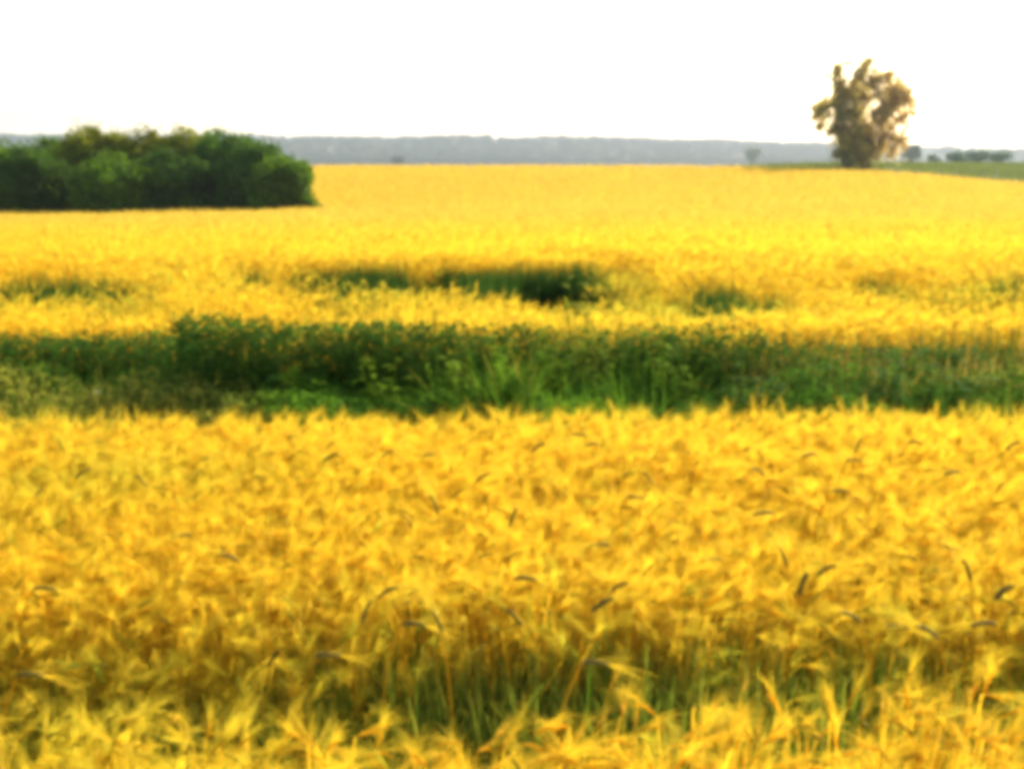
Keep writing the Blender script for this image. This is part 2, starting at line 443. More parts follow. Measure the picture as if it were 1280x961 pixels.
# far crop
g = Geo()
for (y0, y1, dens, lod, size) in [(7.3, 11, 560, 1, .95), (11, 16, 360, 1, 1.05), (16, 28, 170, 2, .95), (28, 50, 70, 2, 1.2),
                                  (50, 85, 28, 3, 1.6), (85, 127, 13, 3, 2.1)]:
    x, y = scatter(y0, y1, dens, .53, 1.2)
    u = x / y
    k = (y > far_start(x) + .20 + rng.normal(0, .04, len(x))) & (y < field_edge(u))
    k &= ~((u < -.195) & (y > 62))
    x, y = x[k], y[k]
    ho = holes(x, y); ro = ROUGH(y); hf = holes(x, y + .5)      # crop sags on the near rim of a hollow
    k = rng.random(len(x)) > ho * 1.05
    x, y, ho, ro, hf = x[k], y[k], ho[k], ro[k], hf[k]
    big = fbm(x * .8, y * .9, 71); fine = fbm(x * 2.6, y * 2.6, 72)
    h = .90 + (big - .5) * .10 + ro * ((fbm(x * 1.1, y * 1.7, 75) - .5) * .40 + (fine - .5) * .25) + rng.normal(0, .028, len(x))
    h = h * (1 - .68 * ho) - .08 * smooth(hf * 1.3) * (1 - ho)
    if lod >= 2: h = h + (fbm(x * .25, y * .12, 77) - .5) * .12
    streak = fbm(x * .12, y * .5, 79)
    green = np.clip(ho * .9 + ro * np.clip((fbm(x * .6, y * 1.4, 73) - .48) * 2.4, 0, .6) + np.clip(streak - .62, 0, 1) * .9, 0, 1)
    green = np.clip(green + rng.uniform(0, .1, len(x)) + .45 * smooth((far_start(x) + .3 - y) / .25), 0, 1)
    barley(g, x, y, h, green, lod, size, lodge=ro * .5)
tag(g.build('barley_crop', M_CROP), 'wide golden barley field rising beyond the green strip to the skyline', 'barley crop', kind='stuff')

# the closed mass of stalks under the far heads
yl = np.concatenate([np.linspace(13, 40, 110)[:-1], np.linspace(40, 126, 130)])
ul2 = np.linspace(-.56, .56, 200)
U2, T2 = np.meshgrid(ul2, np.linspace(0, 1, len(yl)))
Y2 = np.minimum(np.broadcast_to(yl[:, None], U2.shape), field_edge(U2) - .4)
X2 = U2 * Y2
inner = smooth((Y2 - 13) / 3)
Z2 = zg(X2, Y2) + .30 + .34 * inner + (fbm(X2 * 1.2, Y2 * 1.2, 91) - .5) * .12 - holes(X2, Y2) * .4
Z2 = np.where((U2 < -.20) & (Y2 > 64), zg(X2, Y2) - .3, Z2)
V = np.stack([X2, Y2, Z2], -1).reshape(-1, 3); a_, b_ = U2.shape
idx = np.arange(a_ * b_).reshape(a_, b_)
Fg = np.stack([idx[:-1, :-1], idx[:-1, 1:], idx[1:, 1:], idx[1:, :-1]], -1).reshape(-1, 4)
cc = lerp(np.array([.66, .44, .06]), np.array([.50, .40, .07]), (fbm(X2 * .3, Y2 * .6, 92) > .56)[..., None] * .5)
tag(new_mesh('crop_stalks', V, Fg, M_CROP, cc.reshape(-1, 3)), 'dense mass of golden stalks beneath the heads of the far barley field', 'barley stalks', kind='stuff')

# ------------------------------------------------------------------ grassy strip between the crops
g = Geo()
n = 26000
x = rng.uniform(-5.2, 5.2, n); y = rng.uniform(5.7, 8.45, n)
pxs = x / y * 1500 + 640
fs = far_start(x)
left = smooth((330 - pxs) / 120); right = smooth((pxs - 850) / 120)
pn = fbm(x * 1.1, y * 1.3, 101); pf = fbm(x * 3, y * 3, 102)
front = smooth((6.9 - y) / .5)
dry = np.clip(left * front * 1.6 + (pf - .62) * 2.0 + right * smooth((y - 7.6) / .3) * .9, 0, 1)
dry = (rng.random(n) < dry * .8)
hh = (.34 + .20 * pn + .16 * pf) * rng.uniform(.55, 1.1, n)
hh = np.where(dry & (left > .5), hh * .95, hh)
mid = smooth((pxs - 480) / 100) * smooth((900 - pxs) / 120)
hh = hh * (1 + .25 * mid)
k = y < fs + .35
brt = np.clip(mid * 1.0 * smooth((pn - .45) / .2) + (pf - .62) * 1.5, 0, 1)[:, None]
col = lerp(lerp(G1, G3, .45), G2, brt)
col = np.where(dry[:, None], lerp(DRY, G2, rng.random((n, 1)) * .6), col)
blades(g, x[k], y[k], hh[k], col[k], .011, 4, .35)
tag(g.build('grass', M_GREEN), 'rank dark green grass in the strip between the two barley crops', 'grass', kind='stuff')
def leafy(g, x, y, h, col, L0=.05, wid=.014):
    N = len(x)
    az = rng.uniform(0, 2 * math.pi, N); el_ = rng.uniform(-.2, 1.3, N)
    D = np.stack([np.cos(az) * np.cos(el_), np.sin(az) * np.cos(el_), np.sin(el_)], -1)
    p0 = np.stack([x, y, zg(x, y) + h * rng.random(N) ** .6], -1)
    L = (L0 * rng.uniform(.6, 1.5, N))[:, None, None]; t = np.array([0, .4, .75, 1.])[None, :, None]
    P = p0[:, None] + D[:, None] * L * t - np.array([0, 0, 1.]) * L * .4 * t ** 2
    sd = unit(np.cross(D, rng.normal(0, 1, (N, 3))))
    c = col * rng.uniform(.7, 1.35, (N, 1))
    g.ribbon(P, sd, np.array([.3, 1, .75, .08])[None] * wid * rng.uniform(.7, 1.3, (N, 1)), np.broadcast_to(c[:, None], P.shape))
# low leafy weeds all along the strip
g = Geo()
n = 120000
x = rng.uniform(-5.2, 5.2, n); y = 5.9 + rng.random(n) * (far_start(x) + .1 - 5.9)
pxs = x / y * 1500 + 640
lump_ = fbm(x * 1.6, y * 1.6, 131); l2 = fbm(x * 3.4 + 7, y * 2.2, 133)
k = (rng.random(n) < smooth((l2 - .30) / .2)) & (rng.random(n) < 1 - .85 * smooth((330 - pxs) / 150) * smooth((6.9 - y) / .4))
x, y, lump_, l2, pxs = x[k], y[k], lump_[k], l2[k], pxs[k]
hh = .28 + .34 * lump_ + .08 * smooth((y - 6.6) / .8)
mid = smooth((pxs - 420) / 140) * smooth((900 - pxs) / 140)
c = lerp(lerp(G3, G1, l2[:, None]), G2 * 1.05, np.clip((l2 - .40) * 3.5, 0, 1)[:, None] * (.3 + .9 * mid[:, None]) * smooth((7.4 - y) / .6)[:, None])
olive = smooth((360 - pxs) / 140) * smooth((7.3 - y) / .4) * .85
c = lerp(c, np.array([.30, .27, .04]), olive[:, None])
leafy(g, x, y, hh, c)
tag(g.build('low_weeds', M_GREEN), 'lumpy low leafy weeds covering the green strip between the barley crops', 'weeds', kind='stuff')
# tall green growth; its dark colour holds the shade of the far crop's face
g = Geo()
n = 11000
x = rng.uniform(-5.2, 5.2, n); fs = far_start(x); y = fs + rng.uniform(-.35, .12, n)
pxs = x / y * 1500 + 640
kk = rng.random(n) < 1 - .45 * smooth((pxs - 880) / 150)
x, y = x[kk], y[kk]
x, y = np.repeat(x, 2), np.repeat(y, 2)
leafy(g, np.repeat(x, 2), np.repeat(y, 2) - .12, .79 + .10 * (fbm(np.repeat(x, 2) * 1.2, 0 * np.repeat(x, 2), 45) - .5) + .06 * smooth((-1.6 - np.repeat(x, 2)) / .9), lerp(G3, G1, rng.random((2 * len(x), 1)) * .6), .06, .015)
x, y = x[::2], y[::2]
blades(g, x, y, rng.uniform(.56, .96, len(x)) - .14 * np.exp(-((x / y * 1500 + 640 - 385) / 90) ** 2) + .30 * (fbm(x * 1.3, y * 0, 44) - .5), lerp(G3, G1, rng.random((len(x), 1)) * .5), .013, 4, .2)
tag(g.build('shade_grass', M_GREEN), 'tall green growth with painted shade along the foot of the far barley field', 'grass', kind='stuff')
# dry grasses along its far right edge
g = Geo()
n = 12000
y = rng.uniform(7.2, 8.5, n); x = rng.uniform(1.0, 5.2, n)
k = rng.random(n) < smooth((x / y * 1500 + 640 - 850) / 200)
x, y = x[k], y[k]
blades(g, x, y, rng.uniform(.5, .98, len(x)) * (.72 + .28 * smooth((y - 7.2) / .9)), lerp(np.array([.46, .27, .04]), np.array([.22, .25, .04]), rng.random((len(x), 1))), .010, 4, .3)
tag(g.build('dry_grass', M_CROP), 'brownish dry grass on the right end of the far edge of the green strip', 'dry grass', kind='stuff')
# green grass lying in the hollows of the far crop
g = Geo()
for (a, b, y0, y1, s) in HOLES:
    if s < .45 or y1 > 20: continue
    n = int(1100 * (b - a) * (y1 - y0) * s)
    x = rng.uniform(a - .1, b + .1, n); y = rng.uniform(y0, y1 + .15, n)
    ok = rng.random(n) < holes(x, y) * 1.2
    x, y = x[ok], y[ok]
    back = smooth((y - y1 + .45) / .4)
    blades(g, x, y, rng.uniform(.2, .5, len(x)) + .32 * back * s, lerp(G1, G3, .6), .018, 3, .3)
    if s >= .5 and y0 > 8.5:          # green growth, shade of the crop face behind the hollow painted into its colour
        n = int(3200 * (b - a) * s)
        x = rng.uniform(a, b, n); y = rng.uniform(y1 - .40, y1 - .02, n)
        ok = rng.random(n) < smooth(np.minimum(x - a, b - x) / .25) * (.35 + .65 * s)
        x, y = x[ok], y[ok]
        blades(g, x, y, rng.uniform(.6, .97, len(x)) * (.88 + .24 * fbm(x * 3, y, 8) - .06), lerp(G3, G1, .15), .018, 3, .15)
tag(g.build('hollow_grass', M_GREEN), 'dark green growth in the hollows of the lodged far crop, its back edge painted darker for shade', 'grass', kind='stuff')

# low crop on the neighbouring green field, right
g = Geo()
n = 60000
y = rng.uniform(98, 235, n); u = rng.uniform(-.02, .56, n); x = u * y
k = (y > field_edge(u) + .2)
x, y = x[k], y[k]
blades(g, x, y, rng.uniform(.25, .45, len(x)), lerp(np.array([.09, .13, .03]), np.array([.16, .18, .045]), fbm(x / 9, y / 20, 12)[:, None]), .12, 3, .5)
tag(g.build('green_crop', M_GREEN), 'low dull green crop on the field beyond the golden one, under the lone tree', 'green crop', kind='stuff')

# ------------------------------------------------------------------ single barley stalks one can tell apart
def polyribbon(g, P, side, wid, col):
    P = np.asarray(P, float)[None]; g.ribbon(P, np.asarray(side, float)[None], np.asarray(wid, float)[None], np.broadcast_to(np.asarray(col, float), P.shape))
def stalk_meshes(nod, seed):
    """meshes of a stalk 0.9 m tall, its ear leaning towards +x by `nod` rad from upright"""
    r = np.random.default_rng(seed)
    st, ea, aw = Geo(), Geo(), Geo(); lfs = []
    t = np.linspace(0, 1, 9)
    H = .9
    # stem rises and bends over at the very top
    bend = np.clip((t - .82) / .18, 0, 1) ** 1.5
    px = .03 * t ** 2 + .035 * bend * math.sin(nod)
    pz = H * t - .03 * bend * (1 - math.cos(min(nod, 1.6)))
    P = np.stack([px, 0 * t, pz], -1)
    st.tube(P[None], np.full((1, 9), .0022), lerp(GREENS, STRAW * .8, t[None, :, None]), S=5)
    e = np.array([math.sin(nod), 0, math.cos(nod)])
    te = np.linspace(0, 1, 9)
    L = .062
    dirs = unit(e[None] + np.array([.0, 0, -.7])[None] * te[:, None])
    EP = P[-1] + np.concatenate([[np.zeros(3)], np.cumsum(dirs[:-1] * L / 8, 0)])
    prof = np.array([.4, .85, 1, .95, 1, .9, .8, .6, .2]) * .0050
    ea.tube(EP[None], prof[None], np.broadcast_to(np.array([.13, .095, .02]), (1, 9, 3)), S=6)
    # grains in two rows
    for k_ in range(1, 8):
        for s_ in (-1, 1):
            c0 = EP[k_] + np.array([0, s_ * .0045, 0]); d = dirs[k_]
            q = np.stack([c0 - d * .005, c0 + d * .002 + [0, s_ * .0025, 0], c0 + d * .009])
            ea.tube(q[None], np.array([[.001, .0035, .0008]]), np.broadcast_to(np.array([.18, .13, .03]), (1, 3, 3)), S=5)
    n = 26
    i = r.integers(1, 9, n)
    a0 = EP[i]; ad = unit(dirs[i] + r.normal(0, .17, (n, 3))); al = r.uniform(.09, .14, (n, 1))
    AP = np.stack([a0, a0 + ad * al * .5, a0 + ad * al + [0, 0, -.01]], 1)
    aw.ribbon(AP, unit(np.cross(ad, r.normal(0, 1, (n, 3)))), np.broadcast_to(np.array([1, .8, .2]) * .0011, (n, 3)), np.broadcast_to(AWN * .8, AP.shape))
    for f, a in ((.45, 2.2), (.7, -1.0)):
        p0 = np.array([.03 * f * f, 0, H * f]); LD = np.array([math.cos(a), math.sin(a), 0])
        tl = np.linspace(0, 1, 7)[:, None]
        LP = p0 + LD * .18 * tl + np.array([0, 0, 1.]) * (.13 * tl - .19 * tl ** 2)
        lf = Geo(); lfs.append(lf)
        polyribbon(lf, LP, [-math.sin(a), math.cos(a), .2], .010 * (1.03 - tl[:, 0] ** 2), lerp(GREENS, STRAW, f * .7))
    out = []
    for nm, gg in (('stem', st), ('ear', ea), ('awns', aw), ('leaf', lfs[0]), ('leaf2', lfs[1])):
        out.append((nm, (np.concatenate(gg.V), np.concatenate(gg.F), np.concatenate(gg.C))))
    return out
def copy_tree(o, parent=None):
    c = o.copy(); COL.objects.link(c)
    c.parent = parent
    for ch in list(o.children): copy_tree(ch, c)
    return c
PROTO = {}
def stalk(nod_key):
    if nod_key in PROTO: return copy_tree(PROTO[nod_key])
    nod = {'up': .25, 'side': 1.35, 'down': 2.3, 'tilt': .75}[nod_key]
    root = empty('barley_stalk', (0, 0, 0))
    parts = dict(stalk_meshes(nod, len(PROTO) + 5))
    new_mesh('stem', *parts['stem'][:2], M_CROP, parts['stem'][2], root)
    e_ = new_mesh('ear', *parts['ear'][:2], M_EAR, parts['ear'][2], root)
    new_mesh('awns', *parts['awns'][:2], M_CROP, parts['awns'][2], e_)
    for q in ('leaf', 'leaf2'): new_mesh('leaf', *parts[q][:2], M_CROP, parts[q][2], root)
    PROTO[nod_key] = root
    return root
SHARED = ('dark barley ear nodding on a thin stalk among the golden heads of the near crop', 'dark barley ears among the near golden crop')
#  (px, row, pose, turn in degrees (0 = points right, 180 = left), own label)
EARS = [(345, 555, 'side', 0, 'left one of two small dark ears side by side at the near crop back edge'),
        (373, 558, 'side', 10, 'right one of two small dark ears side by side at the near crop back edge'),
        (173, 582, 'down', 10, None), (48, 597, 'down', 200, None), (43, 628, 'down', 60, None), (100, 595, 'tilt', 30, None),
        (236, 660, 'side', 190, None), (508, 632, 'down', 0, 'lone dark ear pointing down to the right in the middle of the near crop'),
        (535, 640, 'up', 160, None), (650, 657, 'up', 20, None), (410, 575, 'tilt', 20, None), (424, 562, 'side', 170, None), (482, 570, 'tilt', 350, None),
        (530, 562, 'side', 20, None), (42, 725, 'side', 5, 'dark ear alone at the left edge, half way up the near crop'),
        (478, 745, 'tilt', 0, 'long dark ear leaning to the right above the left half of the wheel track'),
        (470, 778, 'up', 10, None), (505, 768, 'side', 0, None), (535, 790, 'up', 180, 'short upright dark ear beside the long leaning one'),
        (398, 808, 'side', 15, None), (342, 796, 'down', 160, None), (715, 536, 'side', 0, None), (746, 548, 'side', 200, None),
        (670, 562, 'tilt', 20, None), (808, 578, 'down', 10, None), (785, 613, 'side', 0, None), (760, 672, 'side', 170, None),
        (645, 712, 'side', 0, None), (770, 738, 'tilt', 0, None), (748, 760, 'tilt', 10, 'dark ear arching to the right above the deep green part of the track'),
        (968, 707, 'up', 170, 'thick dark upright ear standing alone in the right half of the near crop'), (1030, 716, 'tilt', 0, None), (1012, 742, 'up', 20, None),
        (1198, 726, 'up', 180, None), (1112, 772, 'side', 0, None), (1068, 775, 'tilt', 190, None), (1080, 566, 'up', 0, 'slim upright dark ear at the right near the back of the near crop'), (1060, 568, 'side', 20, None),
        (948, 550, 'down', 0, None), (950, 592, 'tilt', 180, None), (965, 632, 'side', 180, None), (1042, 605, 'side', 0, 'pair of dark brown grains lying flat on the right part of the crop'), (1137, 546, 'side', 10, None),
        (1200, 582, 'side', 190, None), (1235, 577, 'down', 0, None), (1262, 560, 'tilt', 0, None),
        (730, 815, 'side', 0, 'large dark ear hanging to the right on the green track rim, middle of picture'), (25, 832, 'side', 10, 'dark ear at the far left just above the green track'),
        (1250, 745, 'tilt', 20, None), (1243, 768, 'side', 180, None), (1165, 795, 'tilt', 170, None), (900, 690, 'side', 180, None), (600, 600, 'tilt', 0, None),
        (860, 560, 'side', 30, None), (1020, 560, 'side', 200, None), (290, 700, 'tilt', 200, None), (640, 745, 'down', 30, None)]
rs = np.random.default_rng(3)
for (px, row, pose, turn, lab) in EARS:
    if lab and 'pair of' in lab: lab = 'dark brown ear lying flat over the heads in the right part of the near crop'
    s = rs.uniform(1.02, 1.10)
    d = dist_at(row, EYE - .9 * s)
    p = at(px, row, d)
    o = stalk(pose)
    o.scale = (s, s, s)
    off = Vector((.075, 0)); a = R(turn) ; off.rotate(__import__('mathutils').Matrix.Rotation(a, 2))
    o.location = (p[0] - off.x, p[1] - off.y, float(zg(p[0], p[1])))
    o.rotation_euler = (0, 0, a)
    if lab: tag(o, lab, 'barley stalk', SHARED[1])
    else: tag(o, SHARED[0], 'barley stalk', SHARED[1])

# broad pale shoots standing up in the track
SHOOTS = [(66, 900, 2.35, .62, 'yellow green shoot with one tall blade at the lower left edge of the crop'),
          (288, 905, 2.35, .60, 'slim yellow green shoot at the bottom, right of the leftmost one'),
          (527, 912, 2.32, .62, 'short pointed shoot at the bottom left of the centre'),
          (592, 880, 2.42, .66, 'shoot standing before the darkest green of the track'),
          (1036, 862, 2.5, .70, 'narrow bright blade standing in front of the dark gap on the right'),
          (1172, 850, 2.55, .82, 'tallest and brightest green shoot, right in the track'),
          (985, 800, 2.95, .75, 'green shoot at the back rim of the track, right of the centre'),
          (1140, 800, 2.95, .78, 'green shoot at the back rim of the track, behind the tallest shoot'),
          (1272, 815, 2.95, .78, 'green shoot at the right edge of the picture'),
          (890, 880, 2.42, .62, 'pale shoot between the centre and the dark gap on the right')]
for (px, row, d, hgt, lab) in SHOOTS:
    p = at(px, row, d)
    root = empty('barley_shoot', (p[0], p[1], float(zg(p[0], p[1]))))
    tag(root, lab, 'shoot', 'pale green shoots in the wheel track')
    n = 4
    for k_ in range(n):
        gg = Geo()
        a = rs.uniform(0, 6.28); t = np.linspace(0, 1, 9)[:, None]
        hb = hgt * (1 if k_ == 0 else rs.uniform(.55, .85)); b = rs.uniform(.03, .09) if k_ == 0 else rs.uniform(.1, .2)
        LP = np.array([math.cos(a), math.sin(a), 0]) * b * t ** 2 + np.array([0, 0, 1.]) * hb * (t - .06 * t ** 3) + np.array([math.cos(a), math.sin(a), 0]) * .006
        polyribbon(gg, LP, [1, .3 * math.sin(a), 0], .016 * np.clip(1.05 - t[:, 0] ** 2.2, .05, 1), lerp(G2, np.array([.55, .48, .06]), t * .9))
        gg.build('leaf', M_GREEN, root)

# ------------------------------------------------------------------ weeds in the strip
def weed(name, px, row, d, hgt, wid, lab, col, n=60, cat='weed', group='tall weeds in the green strip'):
    hgt *= 1.12; n = int(n * 1.6); p = at(px, row, d); z = float(zg(p[0], p[1]))
    root = empty(name, (p[0], p[1], z)); tag(root, lab, cat, group)
    st, lf = Geo(), Geo()
    ns = max(4, n // 8)
    for k_ in range(ns):
        a = rs.uniform(0, 6.28); hb = hgt * rs.uniform(.55, 1.0); b = wid * rs.uniform(.1, .9)
        t = np.linspace(0, 1, 7)[:, None]
        P = np.array([math.cos(a), math.sin(a) * .6, 0]) * b * t ** 1.4 + np.array([0, 0, 1.]) * hb * t
        st.tube(P[None], np.linspace(.004, .0015, 7)[None], np.broadcast_to(col * .8, (1, 7, 3)), S=4)
        m = 16
        f = rs.uniform(.15, 1, m); la = rs.uniform(0, 6.28, m); L = rs.uniform(.06, .13, m) * (1.2 - f * .5)
        p0 = np.stack([np.interp(f, t[:, 0], P[:, q]) for q in range(3)], -1)
        LD = np.stack([np.cos(la), np.sin(la), rs.uniform(.1, .8, m)], -1)
        tl = np.array([0, .35, .7, 1.])[None, :, None]
        LP = p0[:, None] + LD[:, None] * L[:, None, None] * tl - np.array([0, 0, 1.]) * L[:, None, None] * .5 * tl ** 2
        sd = unit(np.cross(LD, [0, 0, 1.]))
        lf.ribbon(LP, sd, np.array([.3, 1, .8, .08])[None] * np.full((m, 1), .022), np.broadcast_to((col * rs.uniform(.8, 1.3, (m, 1)))[:, None], LP.shape))
    st.build('stem', M_GREEN, root); lf.build('leaves', M_GREEN, root)
    return root
WG = np.array([.24, .38, .02]); WD = np.array([.07, .15, .02])
weed('weed', 732, 440, 7.1, 1.0, .30, 'tallest yellow green weed clump, rising over the far edge of the green strip', np.array([.26, .32, .03]), 110)
weed('weed', 632, 470, 6.75, .72, .28, 'bright green leafy weed clump left of the tallest one', WG, 100)
weed('weed', 690, 470, 6.85, .76, .26, 'dense green weed just left of the foot of the tallest clump', WG * .8, 90)
weed('weed', 562, 470, 6.7, .62, .24, 'small green weed at the left end of the bright weeds', WG * .8, 60)
weed('weed', 842, 460, 6.9, .74, .28, 'broad dark weed with a light top right of the tallest clump', WG * .7, 80)
weed('weed', 930, 470, 6.7, .62, .28, 'low dull green weed between the broad one and the dry grass', WD, 70)
weed('weed', 1100, 460, 6.9, .68, .34, 'dark green weed clump in front of the dry grass on the right', WD, 90)
weed('weed', 1190, 465, 6.9, .66, .32, 'dark green weed clump near the right edge', WD, 80)
weed('weed', 382, 470, 6.7, .58, .24, 'green weed below the pale lodged barley, left of the centre', WG * .7, 60)
weed('weed', 480, 475, 6.7, .6, .22, 'narrow green weed between the left weed and the bright ones', WG * .8, 60)
# pale flower at the left
p = at(118, 492, 6.7); z = float(zg(p[0], p[1]))
root = empty('wildflower', (p[0], p[1], z)); tag(root, 'single pale yellow flower standing in the dry grass at the left of the strip', 'wildflower')
gg = Geo(); hb = p[2] - z; t = np.linspace(0, 1, 6)[:, None]
gg.tube((np.array([.02, 0, 0]) * t ** 2 + np.array([0, 0, hb]) * t)[None], np.full((1, 6), .002), np.broadcast_to(G2, (1, 6, 3)), S=4); gg.build('stem', M_GREEN, root)
gg = Geo()
for k_ in range(14):
    a = k_ * 2.4; LD = np.array([math.cos(a), math.sin(a), .5 + .3 * (k_ % 2)]); tl = np.linspace(0, 1, 4)[:, None]
    polyribbon(gg, np.array([.02, 0, hb]) + LD * .022 * tl, [-math.sin(a), math.cos(a), 0], [.004, .012, .012, .004], [.75, .68, .30])
gg.build('petals', M_GREEN, root)

# ------------------------------------------------------------------ trees
def leaf_cloud(g, cen, rad, n, size, col, shell=.55, colj=.25, flat=1.0, zmin=None):
    v = unit(rng.normal(0, 1, (n, 3))); r = (shell + (1 - shell) * rng.random((n, 1))) ** .8
    r = r * (1 + .16 * rng.normal(0, 1, (n, 1)))
    r = r * (1 + .18 * np.sin(v[:, :1] * 5 + cen[0] * 3) * np.sin(v[:, 2:] * 6 + cen[1] * 5) + .12 * np.sin(v[:, 1:2] * 9 + cen[2] * 7))
    P = np.asarray(cen) + v * r * np.asarray(rad)
    if zmin is not None: P = P[P[:, 2] > zmin]
    n = len(P)
    a = unit(rng.normal(0, 1, (n, 3))); b = unit(np.cross(a, rng.normal(0, 1, (n, 3))))
    s = size * rng.uniform(.6, 1.4, (n, 1))
    V = np.stack([P - a * s, P - b * s * .45, P + a * s, P + b * s * .45], 1)
    Fq = np.arange(n * 4).reshape(n, 4)
    c = np.asarray(col) * rng.uniform(1 - colj, 1 + colj, (n, 1))
    g.add(V, Fq, np.broadcast_to(c[:, None], V.shape))
def limb(g, p0, p1, r0, r1, sag=.1, K=8, col=(.09, .07, .05)):
    p0 = np.asarray(p0, float); p1 = np.asarray(p1, float)
    t = np.linspace(0, 1, K)[:, None]; L = np.linalg.norm(p1 - p0)
    P = p0 + (p1 - p0) * t + rng.normal(0, .025 * L, (K, 3)) * np.sin(t * math.pi)
    P[:, 2] += (np.sin(t * math.pi) * sag * L)[:, 0]
    g.tube(P[None], np.linspace(r0, r1, K)[None], np.broadcast_to(np.asarray(col), (1, K, 3)), S=7)
    return P

# thicket at the left: rounded bushy trees, each its own
def bushy_tree(px, toprow, d, halfw_px, lab, col, lobes=9, name='bushy_tree', group='bushy trees of the dark thicket'):
    k = d / 1500.0; halfw_px *= 1.22; lobes = 15
    top = at(px, toprow + 2, d); gz = float(zg(top[0], d)); H = top[2] - gz; W = halfw_px * k
    root = empty(name, (top[0], d, gz)); tag(root, lab, 'tree', group)
    cr, tr = Geo(), Geo()
    cs = []
    for q in range(lobes):
        a = 2 * math.pi * q / lobes + rng.uniform(-.3, .3); rr = W * rng.uniform(.35, .62)
        zf = rng.uniform(.30, .60) if q % 2 else rng.uniform(.52, .70)
        cs.append((np.array([math.cos(a) * rr, math.sin(a) * rr, H * zf]), np.array([W * rng.uniform(.26, .44), W * .4, H * rng.uniform(.16, .28)])))
    cs.append((np.array([rng.uniform(-.1, .1) * W, 0, H * .70]), np.array([W * .55, W * .55, H * .30])))
    cs.append((np.array([0, 0, H * .42]), np.array([W * .8, W * .8, H * .40])))
    for a in range(4):
        aa = rng.uniform(0, 6.28); cs.append((np.array([math.cos(aa) * W * .55, math.sin(aa) * W * .55, H * .2]), np.array([W * .5, W * .5, H * .24])))
    for c, r_ in cs:
        vol = r_[0] * r_[2]
        cj = np.asarray(col) * rng.uniform(.75, 1.3)
        leaf_cloud(cr, c, r_, int(1500 + 900 * vol), .105, cj, shell=.6, zmin=.05)
        for m in range(9):       # small shoots breaking the outline
            v = unit(rng.normal(0, 1, 3)); v[2] = abs(v[2])
            leaf_cloud(cr, c + v * r_ * .95, [.35, .35, .30], 90, .09, cj * 1.15, shell=.1, zmin=.05)
        limb(tr, (0, 0, 0), c, .10, .03)
    limb(tr, (0, 0, -.2), (0, 0, H * .7), .16, .05, 0)
    tr.build('trunk', M_BARK, root); cr.build('crown', M_LEAF, root)
TG = np.array([.085, .16, .012]); TY_LIT = np.array([.17, .19, .012]); TB_SHADE = np.array([.055, .115, .014])  # sunlight on tops and shade in front painted into the leaf colours
BUSH = [(-35, 170, 66, 60, 'leftmost bushy tree of the thicket, cut by the edge of the picture', TG),
        (38, 182, 62, 42, 'low dark round bushy tree in front at the left end of the thicket', TB_SHADE * 1.1),
        (62, 172, 68, 45, 'light green bushy tree behind the low dark one at the left', TG),
        (118, 158, 67, 44, 'bushy tree with the highest thin top in the left half of the thicket', TY_LIT),
        (142, 192, 61, 50, 'low rounded green bush swelling forward in the middle of the thicket', TG * 1.1),
        (185, 161, 67, 44, 'tree painted in sunlit yellow green right of the highest top', TY_LIT),
        (212, 186, 62, 38, 'dark green bush low in front, right of the middle one', TB_SHADE),
        (235, 160, 67, 42, 'tree with a level top painted sunlit yellowish right of the middle of the thicket', TY_LIT),
        (278, 163, 65, 46, 'dark tree with two small tufts on top towards the right end', TB_SHADE * 1.2),
        (318, 176, 63, 46, 'dark sloping shoulder tree before the right end of the thicket', TB_SHADE * 1.1),
        (350, 196, 61, 36, 'lowest rightmost bush closing the thicket against the golden field', TG)]
for (px, tr_, d, hw, lab, col) in BUSH: bushy_tree(px, tr_, d, hw, lab, col)

# the lone tree on the right: many stems fanning out of one foot, airy crown
D0 = 124.0
foot = at(1072, 206, D0); fz = float(zg(foot[0], D0))
root = empty('lone_tree', (foot[0], D0, fz)); tag(root, 'lone airy tree with many stems fanning from its foot, brownish leaves painted sun-warm to the right, on the skyline', 'tree')
kpx = D0 / 1500.0
OL = np.array([.50, .39, .08]); WA_LIT = np.array([.68, .50, .17]); OG = np.array([.33, .28, .07])  # leaves warmer to the right: the sun's glow painted into the colour
def loc(px, row, dy): return np.array([(px - 1072) * kpx, dy, (205 - row) * kpx + (foot[2] - fz)])
CL = [(1073, 83, 5, 6, OL), (1069, 95, 7, 8, OL), (1038, 92, 6, 6, OL), (1041, 97, 10, 9, OL), (1037, 108, 9, 8, OL), (1048, 117, 10, 11, OL), (1072, 89, 8, 9, OL), (1066, 103, 11, 11, OL), (1076, 116, 11, 13, OL), (1090, 104, 9, 8, WA_LIT),
      (1060, 122, 9, 10, OL), (1119, 115, 8, 9, WA_LIT), (1112, 126, 12, 11, WA_LIT), (1100, 135, 8, 8, WA_LIT), (1033, 136, 10, 10, OG), (1027, 146, 7, 6, OL), (1027, 158, 8, 5, OL), (1040, 149, 10, 11, OG),
      (1055, 138, 9, 9, OL), (1082, 138, 9, 11, OL), (1094, 152, 10, 10, WA_LIT), (1133, 143, 8, 6, WA_LIT), (1125, 152, 9, 7, WA_LIT), (1114, 160, 10, 8, WA_LIT), (1056, 160, 13, 12, OG),
      (1080, 166, 11, 11, OL), (1102, 170, 10, 9, WA_LIT), (1064, 178, 12, 11, OG), (1088, 182, 12, 11, OG), (1046, 193, 11, 8, OG), (1062, 194, 11, 9, OG), (1086, 195, 13, 9, OL), (1074, 192, 9, 8, OL), (1048, 174, 7, 7, OL)]
rt = np.random.default_rng(5)
GAPS = [(1111, 147, 7), (1071, 153, 5), (1059, 131, 4), (1034, 121, 7), (1099, 119, 7), (1056, 96, 6)]
